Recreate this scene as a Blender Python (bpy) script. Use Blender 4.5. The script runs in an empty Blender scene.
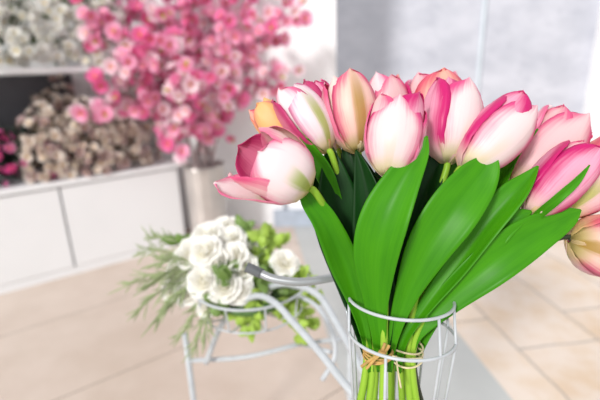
import bpy, math, random
import numpy as np
from mathutils import Vector, Matrix
PI = math.pi
sc = bpy.context.scene
col = sc.collection
rnd = random.Random(7)

# ------------------------------------------------------------------ camera
FPX = 420.0
PITCH = math.radians(17.0); ROLL = math.radians(-1.9)
CAM = Vector((0, 0, 1.10))
F = Vector((0, math.cos(PITCH), -math.sin(PITCH)))
R0 = Vector((1, 0, 0)); U0 = Vector((0, math.sin(PITCH), math.cos(PITCH)))
RT = R0*math.cos(ROLL) + U0*math.sin(ROLL)
UP = -R0*math.sin(ROLL) + U0*math.cos(ROLL)
def W(px, py, d):
    return CAM + F*d + RT*((px-300)/FPX*d) + UP*((200-py)/FPX*d)
def G(px, py, z=0.0):
    """point of the ray through a pixel at height z"""
    v = F + RT*((px-300)/FPX) + UP*((200-py)/FPX)
    return CAM + v*((z-CAM.z)/v.z)
def PX(d, px):            # pixel length at a depth, in metres
    return px/FPX*d
cd = bpy.data.cameras.new('camera'); cam = bpy.data.objects.new('camera', cd); col.objects.link(cam)
M = Matrix((RT, UP, -F)).transposed().to_4x4(); M.translation = CAM
cam.matrix_world = M
cd.sensor_width = 36; cd.lens = 36*FPX/600; cd.clip_start = .02; cd.clip_end = 200
cd.dof.use_dof = True; cd.dof.focus_distance = .475; cd.dof.aperture_fstop = 2.8
sc.camera = cam

# ------------------------------------------------------------------ helpers
def tag(o, label=None, cat=None, group=None, kind=None):
    if label: o['label'] = label
    if cat: o['category'] = cat
    if group: o['group'] = group
    if kind: o['kind'] = kind
    return o
def empty(name, loc, label, cat, group=None):
    o = bpy.data.objects.new(name, None); o.empty_display_size = .02
    o.location = loc; col.objects.link(o)
    return tag(o, label, cat, group)
class MB:
    def __init__(s): s.v = []; s.f = []; s.uv = []; s.mi = []
    def add(s, verts, faces, uvs=None, mi=0):
        b = len(s.v); s.v += [tuple(p) for p in verts]
        s.uv += list(uvs) if uvs is not None else [(0, 0)]*len(verts)
        for f in faces: s.f.append(tuple(b+i for i in f)); s.mi.append(mi)
        return s
    def mesh(s, name, mats, origin=Vector((0,0,0)), smooth=True):
        me = bpy.data.meshes.new(name)
        o = origin
        me.from_pydata([(p[0]-o[0], p[1]-o[1], p[2]-o[2]) for p in s.v], [], s.f)
        uvl = me.uv_layers.new(name='UVMap')
        li = [l.vertex_index for l in me.loops]
        flat = []
        for i in li: flat += s.uv[i]
        uvl.data.foreach_set('uv', flat)
        for m in (mats if isinstance(mats, (list, tuple)) else [mats]): me.materials.append(m)
        me.polygons.foreach_set('material_index', s.mi)
        me.polygons.foreach_set('use_smooth', [smooth]*len(me.polygons))
        me.update()
        return me
    def build(s, name, mats, parent=None, origin=None, smooth=True, thick=0, bevel=0):
        """verts in world space; object origin at the root's location (or `origin`)"""
        root = parent
        while root is not None and root.parent is not None: root = root.parent
        og = root.location if root is not None else (origin if origin is not None else Vector((0,0,0)))
        o = bpy.data.objects.new(name, s.mesh(name, mats, og, smooth))
        col.objects.link(o)
        if root is not None: o.parent = parent
        else: o.location = og
        if thick:
            m = o.modifiers.new('thickness', 'SOLIDIFY'); m.thickness = thick; m.offset = 0
        if bevel:
            m = o.modifiers.new('bevel', 'BEVEL'); m.width = bevel; m.segments = 2; m.limit_method = 'ANGLE'
        return o
def cr(pts, n):
    """Catmull-Rom through points (any dimension), n samples per span"""
    P = [np.array(p, float) for p in pts]
    P = [2*P[0]-P[1]] + P + [2*P[-1]-P[-2]]
    out = []
    for i in range(1, len(P)-2):
        a, b, c, d = P[i-1], P[i], P[i+1], P[i+2]
        for k in range(n):
            t = k/n
            out.append(.5*((2*b) + (c-a)*t + (2*a-5*b+4*c-d)*t*t + (3*b-a-3*c+d)*t**3))
    out.append(P[-2]); return out
def tube(mb, pts, r, segs=10, n=6, closed=False, smooth=True, mi=0, cap=True):
    if closed: path = [np.array(p, float) for p in pts]
    else: path = cr(pts, n) if smooth else [np.array(p, float) for p in pts]
    N = len(path)
    rr = r if callable(r) else (lambda t: r)
    tang = []
    for i in range(N):
        if closed: t = path[(i+1) % N]-path[i-1]
        else: t = path[min(i+1, N-1)]-path[max(i-1, 0)]
        tang.append(Vector(t).normalized())
    nrm = tang[0].orthogonal().normalized()
    V = []; UV = []
    for i in range(N):
        nrm = (nrm - tang[i]*nrm.dot(tang[i])).normalized()
        b = tang[i].cross(nrm)
        q = rr(i/max(N-1, 1))
        for k in range(segs):
            a = 2*PI*k/segs
            V.append(Vector(path[i]) + nrm*math.cos(a)*q + b*math.sin(a)*q); UV.append((k/segs, i/max(N-1, 1)))
    Fc = []
    for i in range(N if closed else N-1):
        j = (i+1) % N
        for k in range(segs):
            l = (k+1) % segs
            Fc.append((i*segs+k, i*segs+l, j*segs+l, j*segs+k))
    if cap and not closed:
        Fc.append(tuple(range(segs-1, -1, -1))); Fc.append(tuple((N-1)*segs+k for k in range(segs)))
    mb.add(V, Fc, UV, mi); return mb
def grid_faces(nr, nc):
    return [(i*nc+j, i*nc+j+1, (i+1)*nc+j+1, (i+1)*nc+j) for i in range(nr-1) for j in range(nc-1)]
def obox(mb, o, ax, ay, az, mi=0):
    """box from corner o along three vectors"""
    o, ax, ay, az = map(Vector, (o, ax, ay, az))
    v = [o, o+ax, o+ax+ay, o+ay, o+az, o+ax+az, o+ax+ay+az, o+ay+az]
    f = [(0,3,2,1), (4,5,6,7), (0,1,5,4), (1,2,6,5), (2,3,7,6), (3,0,4,7)]
    if ax.cross(ay).dot(az) < 0: f = [tuple(reversed(q)) for q in f]
    mb.add(v, f, None, mi); return mb
def prism(mb, poly, z0, z1):
    n = len(poly)
    area = sum(poly[i][0]*poly[(i+1) % n][1]-poly[(i+1) % n][0]*poly[i][1] for i in range(n))
    if area < 0: poly = poly[::-1]
    v = [(p[0], p[1], z0) for p in poly]+[(p[0], p[1], z1) for p in poly]
    f = [tuple(range(n-1, -1, -1)), tuple(range(n, 2*n))]+[(i, (i+1) % n, n+(i+1) % n, n+i) for i in range(n)]
    mb.add(v, f); return mb
def lathe(mb, c, prof, segs=32, mi=0, flute=0, nf=0):
    V = []
    for r, z in prof:
        for k in range(segs):
            a = 2*PI*k/segs
            q = r*(1+flute*math.cos(nf*a))
            V.append((c[0]+q*math.cos(a), c[1]+q*math.sin(a), c[2]+z))
    Fc = []
    for i in range(len(prof)-1):
        for k in range(segs):
            l = (k+1) % segs
            Fc.append((i*segs+k, i*segs+l, (i+1)*segs+l, (i+1)*segs+k))
    mb.add(V, Fc, [(0, 0)]*len(V), mi); return mb

# ------------------------------------------------------------------ materials
class NT:
    def __init__(s, name):
        s.m = bpy.data.materials.new(name); s.m.use_nodes = True
        s.t = s.m.node_tree; s.t.nodes.clear()
        s.out = s.t.nodes.new('ShaderNodeOutputMaterial')
    def n(s, typ, **kw):
        nd = s.t.nodes.new(typ)
        for k, v in kw.items():
            if k.startswith('_'): setattr(nd, k[1:], v)
            else: nd.inputs[k.replace('__', ' ')].default_value = v
        return nd
    def l(s, a, b): s.t.links.new(a, b)
    def math(s, op, a, b=None, c=None, clamp=False):
        nd = s.t.nodes.new('ShaderNodeMath'); nd.operation = op; nd.use_clamp = clamp
        for i, x in enumerate((a, b, c)):
            if x is None: continue
            if isinstance(x, (int, float)): nd.inputs[i].default_value = x
            else: s.l(x, nd.inputs[i])
        return nd.outputs[0]
    def ss(s, x, a, b):
        nd = s.t.nodes.new('ShaderNodeMapRange'); nd.interpolation_type = 'SMOOTHSTEP'
        s.l(x, nd.inputs[0]); nd.inputs[1].default_value = a; nd.inputs[2].default_value = b
        return nd.outputs[0]
    def mix(s, f, a, b):
        nd = s.t.nodes.new('ShaderNodeMix'); nd.data_type = 'RGBA'
        for sock, x in ((nd.inputs[0], f), (nd.inputs[6], a), (nd.inputs[7], b)):
            if isinstance(x, (int, float)): sock.default_value = x
            elif isinstance(x, tuple): sock.default_value = (*x, 1)[:4]
            else: s.l(x, sock)
        return nd.outputs[2]
    def bsdf(s, colr, rough=.5, trans=0, metal=0, spec=.5, bump=None, bstr=.2, bdist=.002, coat=0):
        p = s.n('ShaderNodeBsdfPrincipled'); p.inputs['Roughness'].default_value = rough
        p.inputs['Metallic'].default_value = metal; p.inputs['Specular IOR Level'].default_value = spec
        p.inputs['Coat Weight'].default_value = coat
        if isinstance(colr, tuple): p.inputs['Base Color'].default_value = (*colr, 1)
        else: s.l(colr, p.inputs['Base Color'])
        if bump is not None:
            b = s.n('ShaderNodeBump'); b.inputs['Strength'].default_value = bstr; b.inputs['Distance'].default_value = bdist
            s.l(bump, b.inputs['Height']); s.l(b.outputs[0], p.inputs['Normal'])
        if trans:
            t = s.n('ShaderNodeBsdfTranslucent')
            if isinstance(colr, tuple): t.inputs[0].default_value = (*colr, 1)
            else: s.l(colr, t.inputs[0])
            mx = s.n('ShaderNodeMixShader'); mx.inputs[0].default_value = trans
            s.l(p.outputs[0], mx.inputs[1]); s.l(t.outputs[0], mx.inputs[2]); s.l(mx.outputs[0], s.out.inputs[0])
        else: s.l(p.outputs[0], s.out.inputs[0])
        return s.m
def lin(r, g, b):
    f = lambda c: (c/255/12.92) if c/255 <= .04045 else ((c/255+.055)/1.055)**2.4
    return (f(r), f(g), f(b))
def flat(name, c, rough=.5, noise=.06, scale=12, **kw):
    t = NT(name); c = lin(*c)
    tc = t.n('ShaderNodeTexCoord'); nz = t.n('ShaderNodeTexNoise', Scale=scale, Detail=4.0); t.l(tc.outputs['Object'], nz.inputs['Vector'])
    c2 = tuple(x*(1-noise*3) for x in c)
    return t.bsdf(t.mix(t.ss(nz.outputs[0], .35, .7), c, c2), rough, **kw)
def petal_mat(name, centre, edge, streak, e0=.45, e1=1.0, tip=.5, st=.8, sw=.28, sl=.55, base=(225, 205, 120)):
    """centre colour, edge colour, yellow-green streak rising from the base; u across, v along"""
    t = NT(name)
    uv = t.n('ShaderNodeUVMap', _uv_map='UVMap'); sx = t.n('ShaderNodeSeparateXYZ'); t.l(uv.outputs[0], sx.inputs[0])
    u, v = sx.outputs[0], sx.outputs[1]
    mp = t.n('ShaderNodeMapping'); mp.inputs['Scale'].default_value = (34, 1.4, 1); t.l(uv.outputs[0], mp.inputs[0])
    oi = t.n('ShaderNodeObjectInfo'); cb = t.n('ShaderNodeVectorMath', _operation='ADD')
    t.l(mp.outputs[0], cb.inputs[0]); t.l(oi.outputs['Random'], cb.inputs[1])
    nz = t.n('ShaderNodeTexNoise', Scale=1.0, Detail=3.0); t.l(cb.outputs[0], nz.inputs['Vector'])
    mp2 = t.n('ShaderNodeMapping'); mp2.inputs['Scale'].default_value = (3, 2, 1); t.l(uv.outputs[0], mp2.inputs[0])
    n2 = t.n('ShaderNodeTexNoise', Scale=1.2, Detail=2.0); t.l(mp2.outputs[0], n2.inputs['Vector'])
    e = t.math('ABSOLUTE', t.math('SUBTRACT', t.math('MULTIPLY', u, 2.0), 1.0))
    ee = t.math('ADD', e, t.math('MULTIPLY', t.math('SUBTRACT', nz.outputs[0], .5), .55))
    ee = t.math('ADD', ee, t.math('MULTIPLY', t.math('SUBTRACT', n2.outputs[0], .5), .5))
    ee = t.math('ADD', ee, t.math('MULTIPLY', t.math('MULTIPLY', t.ss(v, .6, 1.0), tip), .8))
    ee = t.math('MULTIPLY', ee, t.ss(v, -.1, .22))
    pk = t.ss(ee, e0, e1)
    c = t.mix(pk, lin(*centre), lin(*edge))
    bs = t.math('SUBTRACT', 1.0, t.ss(v, .02, .25))
    c = t.mix(t.math('MULTIPLY', bs, .75), c, lin(*base))
    ms = t.math('MULTIPLY', t.math('SUBTRACT', 1.0, t.ss(t.math('ADD', e, t.math('MULTIPLY', t.math('SUBTRACT', nz.outputs[0], .5), .2)), sw*.3, sw)),
                t.math('SUBTRACT', 1.0, t.ss(v, sl*.45, sl)))
    c = t.mix(t.math('MULTIPLY', ms, st), c, lin(*streak))
    h = t.math('ADD', nz.outputs[0], 0.0)
    return t.bsdf(c, .42, trans=.25, bump=h, bstr=.35, bdist=.0012, spec=.4)
P = {
 'white': petal_mat('petal_white_pink', (250, 232, 234), (238, 115, 160), (165, 188, 50), .42, 1.2, .5),
 'blush': petal_mat('petal_blush', (248, 208, 210), (232, 92, 142), (180, 190, 70), .35, 1.2, .6),
 'hot': petal_mat('petal_hot_pink', (250, 178, 204), (214, 26, 118), (245, 200, 200), .22, .95, .5, st=.4, base=(248, 225, 205)),
 'mauve': petal_mat('petal_mauve', (232, 130, 165), (200, 55, 115), (240, 200, 150), .2, 1.0, .5, st=.5),
 'gold': petal_mat('petal_golden', (253, 214, 200), (226, 95, 135), (186, 146, 56), .42, 1.05, .45, st=.85, sw=.38, sl=1.15, base=(190, 180, 60)),
 'peach': petal_mat('petal_peach', (248, 190, 170), (228, 95, 120), (235, 190, 90), .35, 1.05, .5, st=.5),
 'orange': petal_mat('petal_orange', (250, 200, 130), (238, 140, 120), (240, 180, 80), .5, 1.2, .3, base=(240, 190, 90)),
 'streak': petal_mat('petal_green_streak', (250, 234, 238), (232, 130, 178), (168, 180, 40), .5, 1.2, .45, sw=.34, sl=.95),
 'cream': petal_mat('petal_cream', (250, 228, 218), (240, 130, 165), (215, 205, 120), .4, 1.25, .6, st=.35, base=(238, 228, 160)),
 'clear': petal_mat('petal_clear', (250, 230, 230), (234, 72, 142), (215, 205, 140), .38, 1.22, .8, st=.25, base=(235, 225, 150)),
}
def leaf_mat(name, c1, c2, rough=.42, trans=.18):
    t = NT(name)
    uv = t.n('ShaderNodeUVMap', _uv_map='UVMap')
    mp = t.n('ShaderNodeMapping'); mp.inputs['Scale'].default_value = (26, .8, 1); t.l(uv.outputs[0], mp.inputs[0])
    nz = t.n('ShaderNodeTexNoise', Scale=1.0, Detail=3.0); t.l(mp.outputs[0], nz.inputs['Vector'])
    mp2 = t.n('ShaderNodeMapping'); mp2.inputs['Scale'].default_value = (2, 3, 1); t.l(uv.outputs[0], mp2.inputs[0])
    n2 = t.n('ShaderNodeTexNoise', Scale=1.3, Detail=2.0); t.l(mp2.outputs[0], n2.inputs['Vector'])
    f = t.math('ADD', t.math('MULTIPLY', t.ss(nz.outputs[0], .3, .7), .22), t.math('MULTIPLY', t.ss(n2.outputs[0], .3, .7), .45))
    c = t.mix(f, lin(*c1), lin(*c2))
    return t.bsdf(c, rough, trans=trans, bump=nz.outputs[0], bstr=.12, bdist=.0005, spec=.22)
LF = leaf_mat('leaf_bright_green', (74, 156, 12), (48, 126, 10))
LD = leaf_mat('leaf_shade_green', (14, 66, 14), (8, 46, 10))  # shaded copy of the leaf green, occlusion painted into the colour
STEM = leaf_mat('stem_green', (165, 205, 70), (120, 175, 40), .4, .1)
STEMD = leaf_mat('stem_olive', (118, 140, 44), (92, 118, 34), .4, .1)
DARK_STEM = flat('stem_dark_wire', (52, 60, 40), .5)  # near-black stem of the low tulip, its own colour
WIRE = flat('white_painted_wire', (192, 197, 202), .35, .03, 60)
GREYTUBE = flat('grey_painted_tube', (168, 173, 176), .3, .05, 30, metal=.3)
GRIP = flat('dark_grey_grip', (104, 108, 112), .45, .06, 40)
RAFFIA = flat('raffia_straw', (205, 165, 95), .7, .12, 120)
RAFFIA2 = flat('raffia_pale', (236, 222, 180), .6, .08, 120)

# ------------------------------------------------------------------ setting
# cabinet line on the floor
A = G(0, 295); B = G(187, 244)
cdir = (B-A); cdir.z = 0; cdir.normalize()
cn = Vector((-cdir.y, cdir.x, 0))                 # away from the camera
A2 = A - cdir*1.6
floor_mat = (lambda: None)
def tile_mat():
    t = NT('beige_floor_tile')
    tc = t.n('ShaderNodeTexCoord'); mp = t.n('ShaderNodeMapping')
    ang = math.atan2(cdir.y, cdir.x)
    mp.inputs['Rotation'].default_value = (0, 0, -ang)
    o = G(60, 318)
    loc = Vector((o.x*math.cos(-ang)-o.y*math.sin(-ang), o.x*math.sin(-ang)+o.y*math.cos(-ang)))
    mp.inputs['Location'].default_value = (-loc.x+2.6, -loc.y, 0)
    t.l(tc.outputs['Object'], mp.inputs[0])
    br = t.n('ShaderNodeTexBrick', Scale=1.0, _offset=.5)
    br.inputs['Mortar Size'].default_value = .0035; br.inputs['Brick Width'].default_value = 4.0; br.inputs['Row Height'].default_value = .6
    br.inputs['Mortar Smooth'].default_value = .3
    t.l(mp.outputs[0], br.inputs['Vector'])
    nz = t.n('ShaderNodeTexNoise', Scale=2.2, Detail=6.0, Roughness=.6); t.l(tc.outputs['Object'], nz.inputs['Vector'])
    base = t.mix(t.ss(nz.outputs[0], .3, .7), lin(212, 197, 185), lin(197, 180, 166))
    c = t.mix(br.outputs['Fac'], base, lin(150, 135, 122))
    return t.bsdf(c, .3, spec=.35)
def paving_mat(direc, o):
    t = NT('stone_paving')
    tc = t.n('ShaderNodeTexCoord'); mp = t.n('ShaderNodeMapping')
    ang = math.atan2(direc.y, direc.x)
    mp.inputs['Rotation'].default_value = (0, 0, -ang)
    loc = Vector((o.x*math.cos(-ang)-o.y*math.sin(-ang), o.x*math.sin(-ang)+o.y*math.cos(-ang)))
    mp.inputs['Location'].default_value = (-loc.x, -loc.y, 0)
    t.l(tc.outputs['Object'], mp.inputs[0])
    wn = t.n('ShaderNodeTexNoise', Scale=7.0, Detail=3.0); t.l(mp.outputs[0], wn.inputs['Vector'])
    sub = t.n('ShaderNodeVectorMath', _operation='MULTIPLY_ADD'); t.l(wn.outputs['Color'], sub.inputs[0])
    sub.inputs[1].default_value = (.022, .022, 0); t.l(mp.outputs[0], sub.inputs[2])
    br = t.n('ShaderNodeTexBrick', Scale=1.0, _offset=.4)
    br.inputs['Mortar Size'].default_value = .006; br.inputs['Mortar Smooth'].default_value = .8
    br.inputs['Brick Width'].default_value = .55; br.inputs['Row Height'].default_value = .36
    br.inputs['Color1'].default_value = (0, 0, 0, 1); br.inputs['Color2'].default_value = (1, 1, 1, 1)
    t.l(sub.outputs[0], br.inputs['Vector'])
    nz = t.n('ShaderNodeTexNoise', Scale=4.5, Detail=8.0, Roughness=.65); t.l(tc.outputs['Object'], nz.inputs['Vector'])
    n3 = t.n('ShaderNodeTexNoise', Scale=16.0, Detail=5.0, Roughness=.65); t.l(tc.outputs['Object'], n3.inputs['Vector'])
    a = t.mix(t.ss(nz.outputs[0], .4, .68), lin(222, 207, 194), lin(212, 187, 160))
    a = t.mix(t.math('MULTIPLY', t.ss(n3.outputs[0], .5, .75), .5), a, lin(214, 190, 168))
    b2 = t.mix(t.math('MULTIPLY', br.outputs['Color'], .35), a, lin(238, 226, 214))
    c = t.mix(br.outputs['Fac'], b2, lin(158, 148, 140))
    return t.bsdf(c, .6, bump=n3.outputs[0], bstr=.3, bdist=.006)
S1, S2 = G(463, 340), G(512, 400)
sd = (S2-S1); sd.z = 0; sd.normalize()
L1 = G(322, 318)
sn = Vector((sd.y, -sd.x, 0))
if (L1-S1).dot(sn) > 0: sn = -sn                   # sn points to the right (paving side)
wl = -(L1-S1).dot(sn)                              # strip width
far, near = 9.0, 5.0
pR0, pR1 = S1-sd*far, S1+sd*near
pL0, pL1 = pR0-sn*wl, pR1-sn*wl
fl = prism(MB(), [pL0, pL1, pL1-sn*7, pL0-sn*7], -.08, 0).build('floor', tile_mat(), smooth=False)
tag(fl, 'beige tiled shop floor left of the grey strip', 'floor', kind='structure')
st = prism(MB(), [pR0, pR1, pL1, pL0], -.08, .003)
STRIP = flat('grey_threshold', (188, 190, 188), .35, .03, 3)
tag(st.build('trim_1', STRIP, smooth=False), 'grey threshold strip between tiles and paving', 'threshold', kind='structure')
pv = prism(MB(), [pR0, pR1, pR1+sn*9, pR0+sn*9], -.08, 0)
tag(pv.build('floor_outside', paving_mat(sd, G(521, 279)), smooth=False), 'sunlit stone paving slabs to the right of the grey strip', 'paving', kind='structure')

WHITE = flat('white_wall_paint', (244, 244, 245), .6, .01, 3)
def wall_box(name, p, q, z0, z1, th, mat, label, away=None):
    p = Vector(p); q = Vector(q); d = q-p; d.z = 0; n = Vector((-d.y, d.x, 0)).normalized()
    if n.dot(Vector((p.x+q.x, p.y+q.y, 0))) < 0: n = -n
    o = obox(MB(), Vector((p.x, p.y, z0)), Vector((d.x, d.y, 0)), n*th, Vector((0, 0, z1-z0))).build(name, mat, smooth=False)
    return tag(o, label, 'wall', kind='structure')
DEP = .45
bk0, bk1 = A2+cn*DEP, B+cn*DEP+cdir*.02
wall_box('wall_left', bk0, bk1, 0, 2.9, .1, WHITE, 'white wall behind the shelves of flowers')
WY = 2.98
wall_box('wall_back', (bk1.x, WY, 0), (.275, WY, 0), 0, 2.9, .12, WHITE, 'plain white wall behind the pink blossom branches')
def frosted():
    t = NT('mottled_grey_panel')
    tc = t.n('ShaderNodeTexCoord'); mp = t.n('ShaderNodeMapping'); mp.inputs['Scale'].default_value = (1, 1, 1.7); t.l(tc.outputs['Object'], mp.inputs[0])
    nz = t.n('ShaderNodeTexNoise', Scale=2.3, Detail=5.0, Roughness=.62); t.l(mp.outputs[0], nz.inputs['Vector'])
    n2 = t.n('ShaderNodeTexNoise', Scale=9.0, Detail=4.0, Roughness=.6); t.l(mp.outputs[0], n2.inputs['Vector'])
    c = t.mix(t.ss(nz.outputs[0], .35, .68), lin(184, 187, 198), lin(202, 204, 214))
    c = t.mix(t.math('MULTIPLY', t.ss(n2.outputs[0], .52, .75), .45), c, lin(160, 163, 177))
    return t.bsdf(c, .35)
GP = frosted()
GY = 3.95
seam = (W(481, 48, 1)-CAM); seam = CAM+seam*(GY/seam.y)
wall_box('wall_right', (.2, GY, 0), (seam.x-.018, GY, 0), 0, 3.2, .1, GP, 'mottled grey wall panel left of the pale upright seam')
wall_box('wall_far_right', (seam.x+.014, GY, 0), (2.66, GY, 0), 0, 3.2, .1, GP, 'mottled grey wall panel right of the pale upright seam')
SEAM = flat('pale_aluminium', (216, 226, 234), .3, .02, 5)
o = obox(MB(), (seam.x-.018, GY-.012, 0), (.026, 0, 0), (0, .1, 0), (0, 0, 3.2)).build('trim_2', SEAM, smooth=False)
tag(o, 'thin pale upright seam between two grey wall panels', 'trim', kind='structure')
o = obox(MB(), (seam.x+.008, GY-.006, 0), (.012, 0, 0), (0, .005, 0), (0, 0, 3.2)).build('trim_3', flat('seam_gasket', (118, 126, 140), .5), smooth=False)
tag(o, 'grey gasket line beside the pale seam', 'trim', kind='structure')
wall_box('pillar', (2.66, GY-.15, 0), (3.6, GY-.15, 0), 0, 3.2, .5, WHITE, 'white pillar at the right end of the grey wall')
# upright and low skirting at the end of the white wall
o = obox(MB(), (-.20, WY-.05, 0), (.5, 0, 0), (0, .049, 0), (0, 0, .12)).build('baseboard_back', flat('blue_grey_skirting', (176, 186, 200), .5), smooth=False)
tag(o, 'blue grey skirting at the foot of the white wall', 'baseboard', kind='structure')
o = obox(MB(), (-.125, WY-.03, .12), (.018, 0, 0), (0, .029, 0), (0, 0, .30)).build('trim_4', flat('grey_upright', (150, 156, 166), .5), smooth=False)
tag(o, 'short grey upright on the white wall above the skirting', 'trim', kind='structure')

# ------------------------------------------------------------------ cabinets and shelf
CABW = flat('white_cabinet', (240, 241, 243), .35, .01, 3)
CABG = flat('cabinet_gap_grey', (170, 172, 176), .6)
zt = .565
def along(px, py):
    """parameter along the cabinet front under a pixel column"""
    v = (F + RT*((px-300)/FPX) + UP*((200-py)/FPX)); v.z = 0
    # solve CAM + v t = A + cdir s
    m = np.array([[v.x, -cdir.x], [v.y, -cdir.y]]); s_ = np.linalg.solve(m, np.array([A.x-CAM.x, A.y-CAM.y]))
    return s_[1]
s1 = along(67, 226); s2 = (B-A).dot(cdir)
def cab(s0, s1_, label):
    c0 = A + cdir*s0; c0 = Vector((c0.x, c0.y, 0)); L = s1_-s0
    t = empty('base_cabinet', c0, label, 'cabinet', 'white base cabinets along the left wall')
    g = .006
    obox(MB(), c0+cn*.02+cdir*.001, cdir*(L-.002), cn*(DEP-.04), Vector((0, 0, zt-.032))).build('body', CABG, t, smooth=False)
    obox(MB(), c0+cdir*g+Vector((0, 0, .05)), cdir*(L-2*g), cn*.019, Vector((0, 0, zt-.032-.056))).build('door', CABW, t, smooth=False, bevel=.002)
    obox(MB(), c0+cdir*.001+cn*.004, cdir*(L-.002), cn*.0155, Vector((0, 0, .047))).build('plinth', CABW, t, smooth=False)
    return t
cab(s1-1.15, s1, 'white flat-fronted cabinet at the left edge, under the magenta flowers')
cab(s1, s2, 'white flat-fronted cabinet under the dried cream flowers, beside the metal vase')
c0 = A+cdir*(s1-1.15)-cn*.012; c0 = Vector((c0.x, c0.y, zt-.03))
o = obox(MB(), c0, cdir*(s2-s1+1.15+.01), cn*DEP, Vector((0, 0, .03))).build('worktop', CABW, smooth=False, bevel=.003)
tag(o, 'long white worktop across the two low cabinets', 'worktop')
SHADE_GREY = flat('shelf_shade_grey', (88, 88, 94), .7, .05, 6)  # shade under the wall shelf, put into a dark grey colour
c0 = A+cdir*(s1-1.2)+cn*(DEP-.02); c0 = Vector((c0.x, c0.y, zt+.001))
o = obox(MB(), c0, cdir*(s2-s1+.75), cn*.018, Vector((0, 0, .565))).build('shade_panel', SHADE_GREY, smooth=False)  # added sheet that paints the shelf's shade
tag(o, 'added dark grey sheet painting the shade in the gap under the wall shelf', 'panel')
zs = 1.135
sh_end = along(150, 66)
c0 = A+cdir*(s1-1.2)+cn*.06; c0 = Vector((c0.x, c0.y, zs))
t = empty('hanging_shelf', c0, 'white wall shelf at upper left carrying cream flowers', 'shelf')
obox(MB(), c0, cdir*(sh_end-s1+1.2), cn*(DEP-.09), Vector((0, 0, .03))).build('board', CABW, t, smooth=False, bevel=.003)
for k in (.35, 1.5):
    q = c0+cdir*k+cn*.08
    mb = obox(MB(), q+Vector((0, 0, -.02)), cdir*.02, cn*(DEP-.16), Vector((0, 0, .019)))
    mb.build('bracket', CABW, t, smooth=False)

# ------------------------------------------------------------------ small blossoms
def blossom_mesh(name, mats, npet=5, double=True, seed=0):
    """open five-petal blossom, unit radius, facing +z; slot 0 petals, slot 1 centre"""
    r = random.Random(seed); mb = MB()
    for layer in range(2 if double else 1):
        sc_ = 1.0-.3*layer
        for k in range(npet):
            a0 = 2*PI*(k+.5*layer)/npet+r.uniform(-.12, .12); lift = r.uniform(.15, .45)+.35*layer
            V = []; UV = []; nr, nc = 6, 5
            for i in range(nr):
                v = i/(nr-1); w = .52*math.sin(PI*min(v*.82+.08, 1))**.7
                for j in range(nc):
                    u = j/(nc-1)*2-1
                    notch = -.10*(1-abs(u))*(v > .9)
                    rad = sc_*(.08+.92*v+notch)
                    lat = sc_*w*u
                    z = lift*v*v*.9+.22*u*u*v + .04*layer+r.uniform(-.03, .03)*v
                    x = rad*math.cos(a0)-lat*math.sin(a0); y = rad*math.sin(a0)+lat*math.cos(a0)
                    V.append((x, y, z)); UV.append((u*.5+.5, v))
            mb.add(V, grid_faces(nr, nc), UV, 0)
    for k in range(7):
        a = 2*PI*k/7; q = .16
        tube(mb, [(0, 0, 0), (q*math.cos(a)*.6, q*math.sin(a)*.6, .2), (q*math.cos(a)*1.3, q*math.sin(a)*1.3, .42)], lambda t: .014+.016*(t > .8), 5, 2, mi=1)
    V = [(0, 0, .12)]+[(.16*math.cos(2*PI*k/8), .16*math.sin(2*PI*k/8), .05) for k in range(8)]+[(.1*math.cos(2*PI*k/8), .1*math.sin(2*PI*k/8), -.12) for k in range(8)]
    mb.add(V, [(0, 1+k, 1+(k+1) % 8) for k in range(8)]+[(1+k, 9+k, 9+(k+1) % 8, 1+(k+1) % 8) for k in range(8)], None, 1)
    return mb.mesh(name, mats)
def small_mat(name, c_in, c_out, trans=.3):
    t = NT(name)
    uv = t.n('ShaderNodeUVMap', _uv_map='UVMap'); sx = t.n('ShaderNodeSeparateXYZ'); t.l(uv.outputs[0], sx.inputs[0])
    return t.bsdf(t.mix(t.ss(sx.outputs[1], .05, .8), lin(*c_in), lin(*c_out)), .6, trans=trans)
YEL = flat('stamen_yellow', (236, 200, 80), .6)
CH = [blossom_mesh('blossom_hot', [small_mat('blossom_hot_pink', (236, 88, 158), (250, 150, 200)), YEL], seed=1),
      blossom_mesh('blossom_mid', [small_mat('blossom_mid_pink', (246, 135, 186), (254, 198, 224)), YEL], seed=2),
      blossom_mesh('blossom_pale', [small_mat('blossom_pale_pink', (250, 185, 212), (255, 238, 244)), YEL], seed=3)]
BARK = flat('branch_bark', (182, 164, 164), .8, .1, 40)
TWLEAF = flat('young_leaf', (196, 188, 70), .6, trans=.2)
def leaflet(mb, p, d, L, w, mi=0, nrm=None):
    """small pointed leaf from p along d"""
    d = Vector(d).normalized(); s = d.cross(Vector(nrm) if nrm else Vector((rnd.uniform(-1, 1), rnd.uniform(-1, 1), rnd.uniform(-.3, 1)))).normalized()
    n = s.cross(d)
    V = []; UV = []
    for i in range(6):
        t = i/5; ww = w*math.sin(PI*min(t*.9+.05, 1))**.8
        for j in (-1, 0, 1):
            V.append(Vector(p)+d*L*t+s*ww*j+n*(abs(j)*ww*.3-L*.25*t*t)); UV.append((j*.5+.5, t))
    mb.add(V, grid_faces(6, 3), UV, mi)
def place(name, me, parent, p, nrm, s, rl=None):
    o = bpy.data.objects.new(name, me); col.objects.link(o); o.parent = parent
    q = Vector(nrm).to_track_quat('Z', 'Y')
    o.rotation_mode = 'QUATERNION'
    from mathutils import Quaternion
    o.rotation_quaternion = q @ Quaternion((0, 0, 1), rnd.uniform(0, 6.28) if rl is None else rl)
    o.location = Vector(p)-parent.location; o.scale = (s, s, s)
    return o

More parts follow.
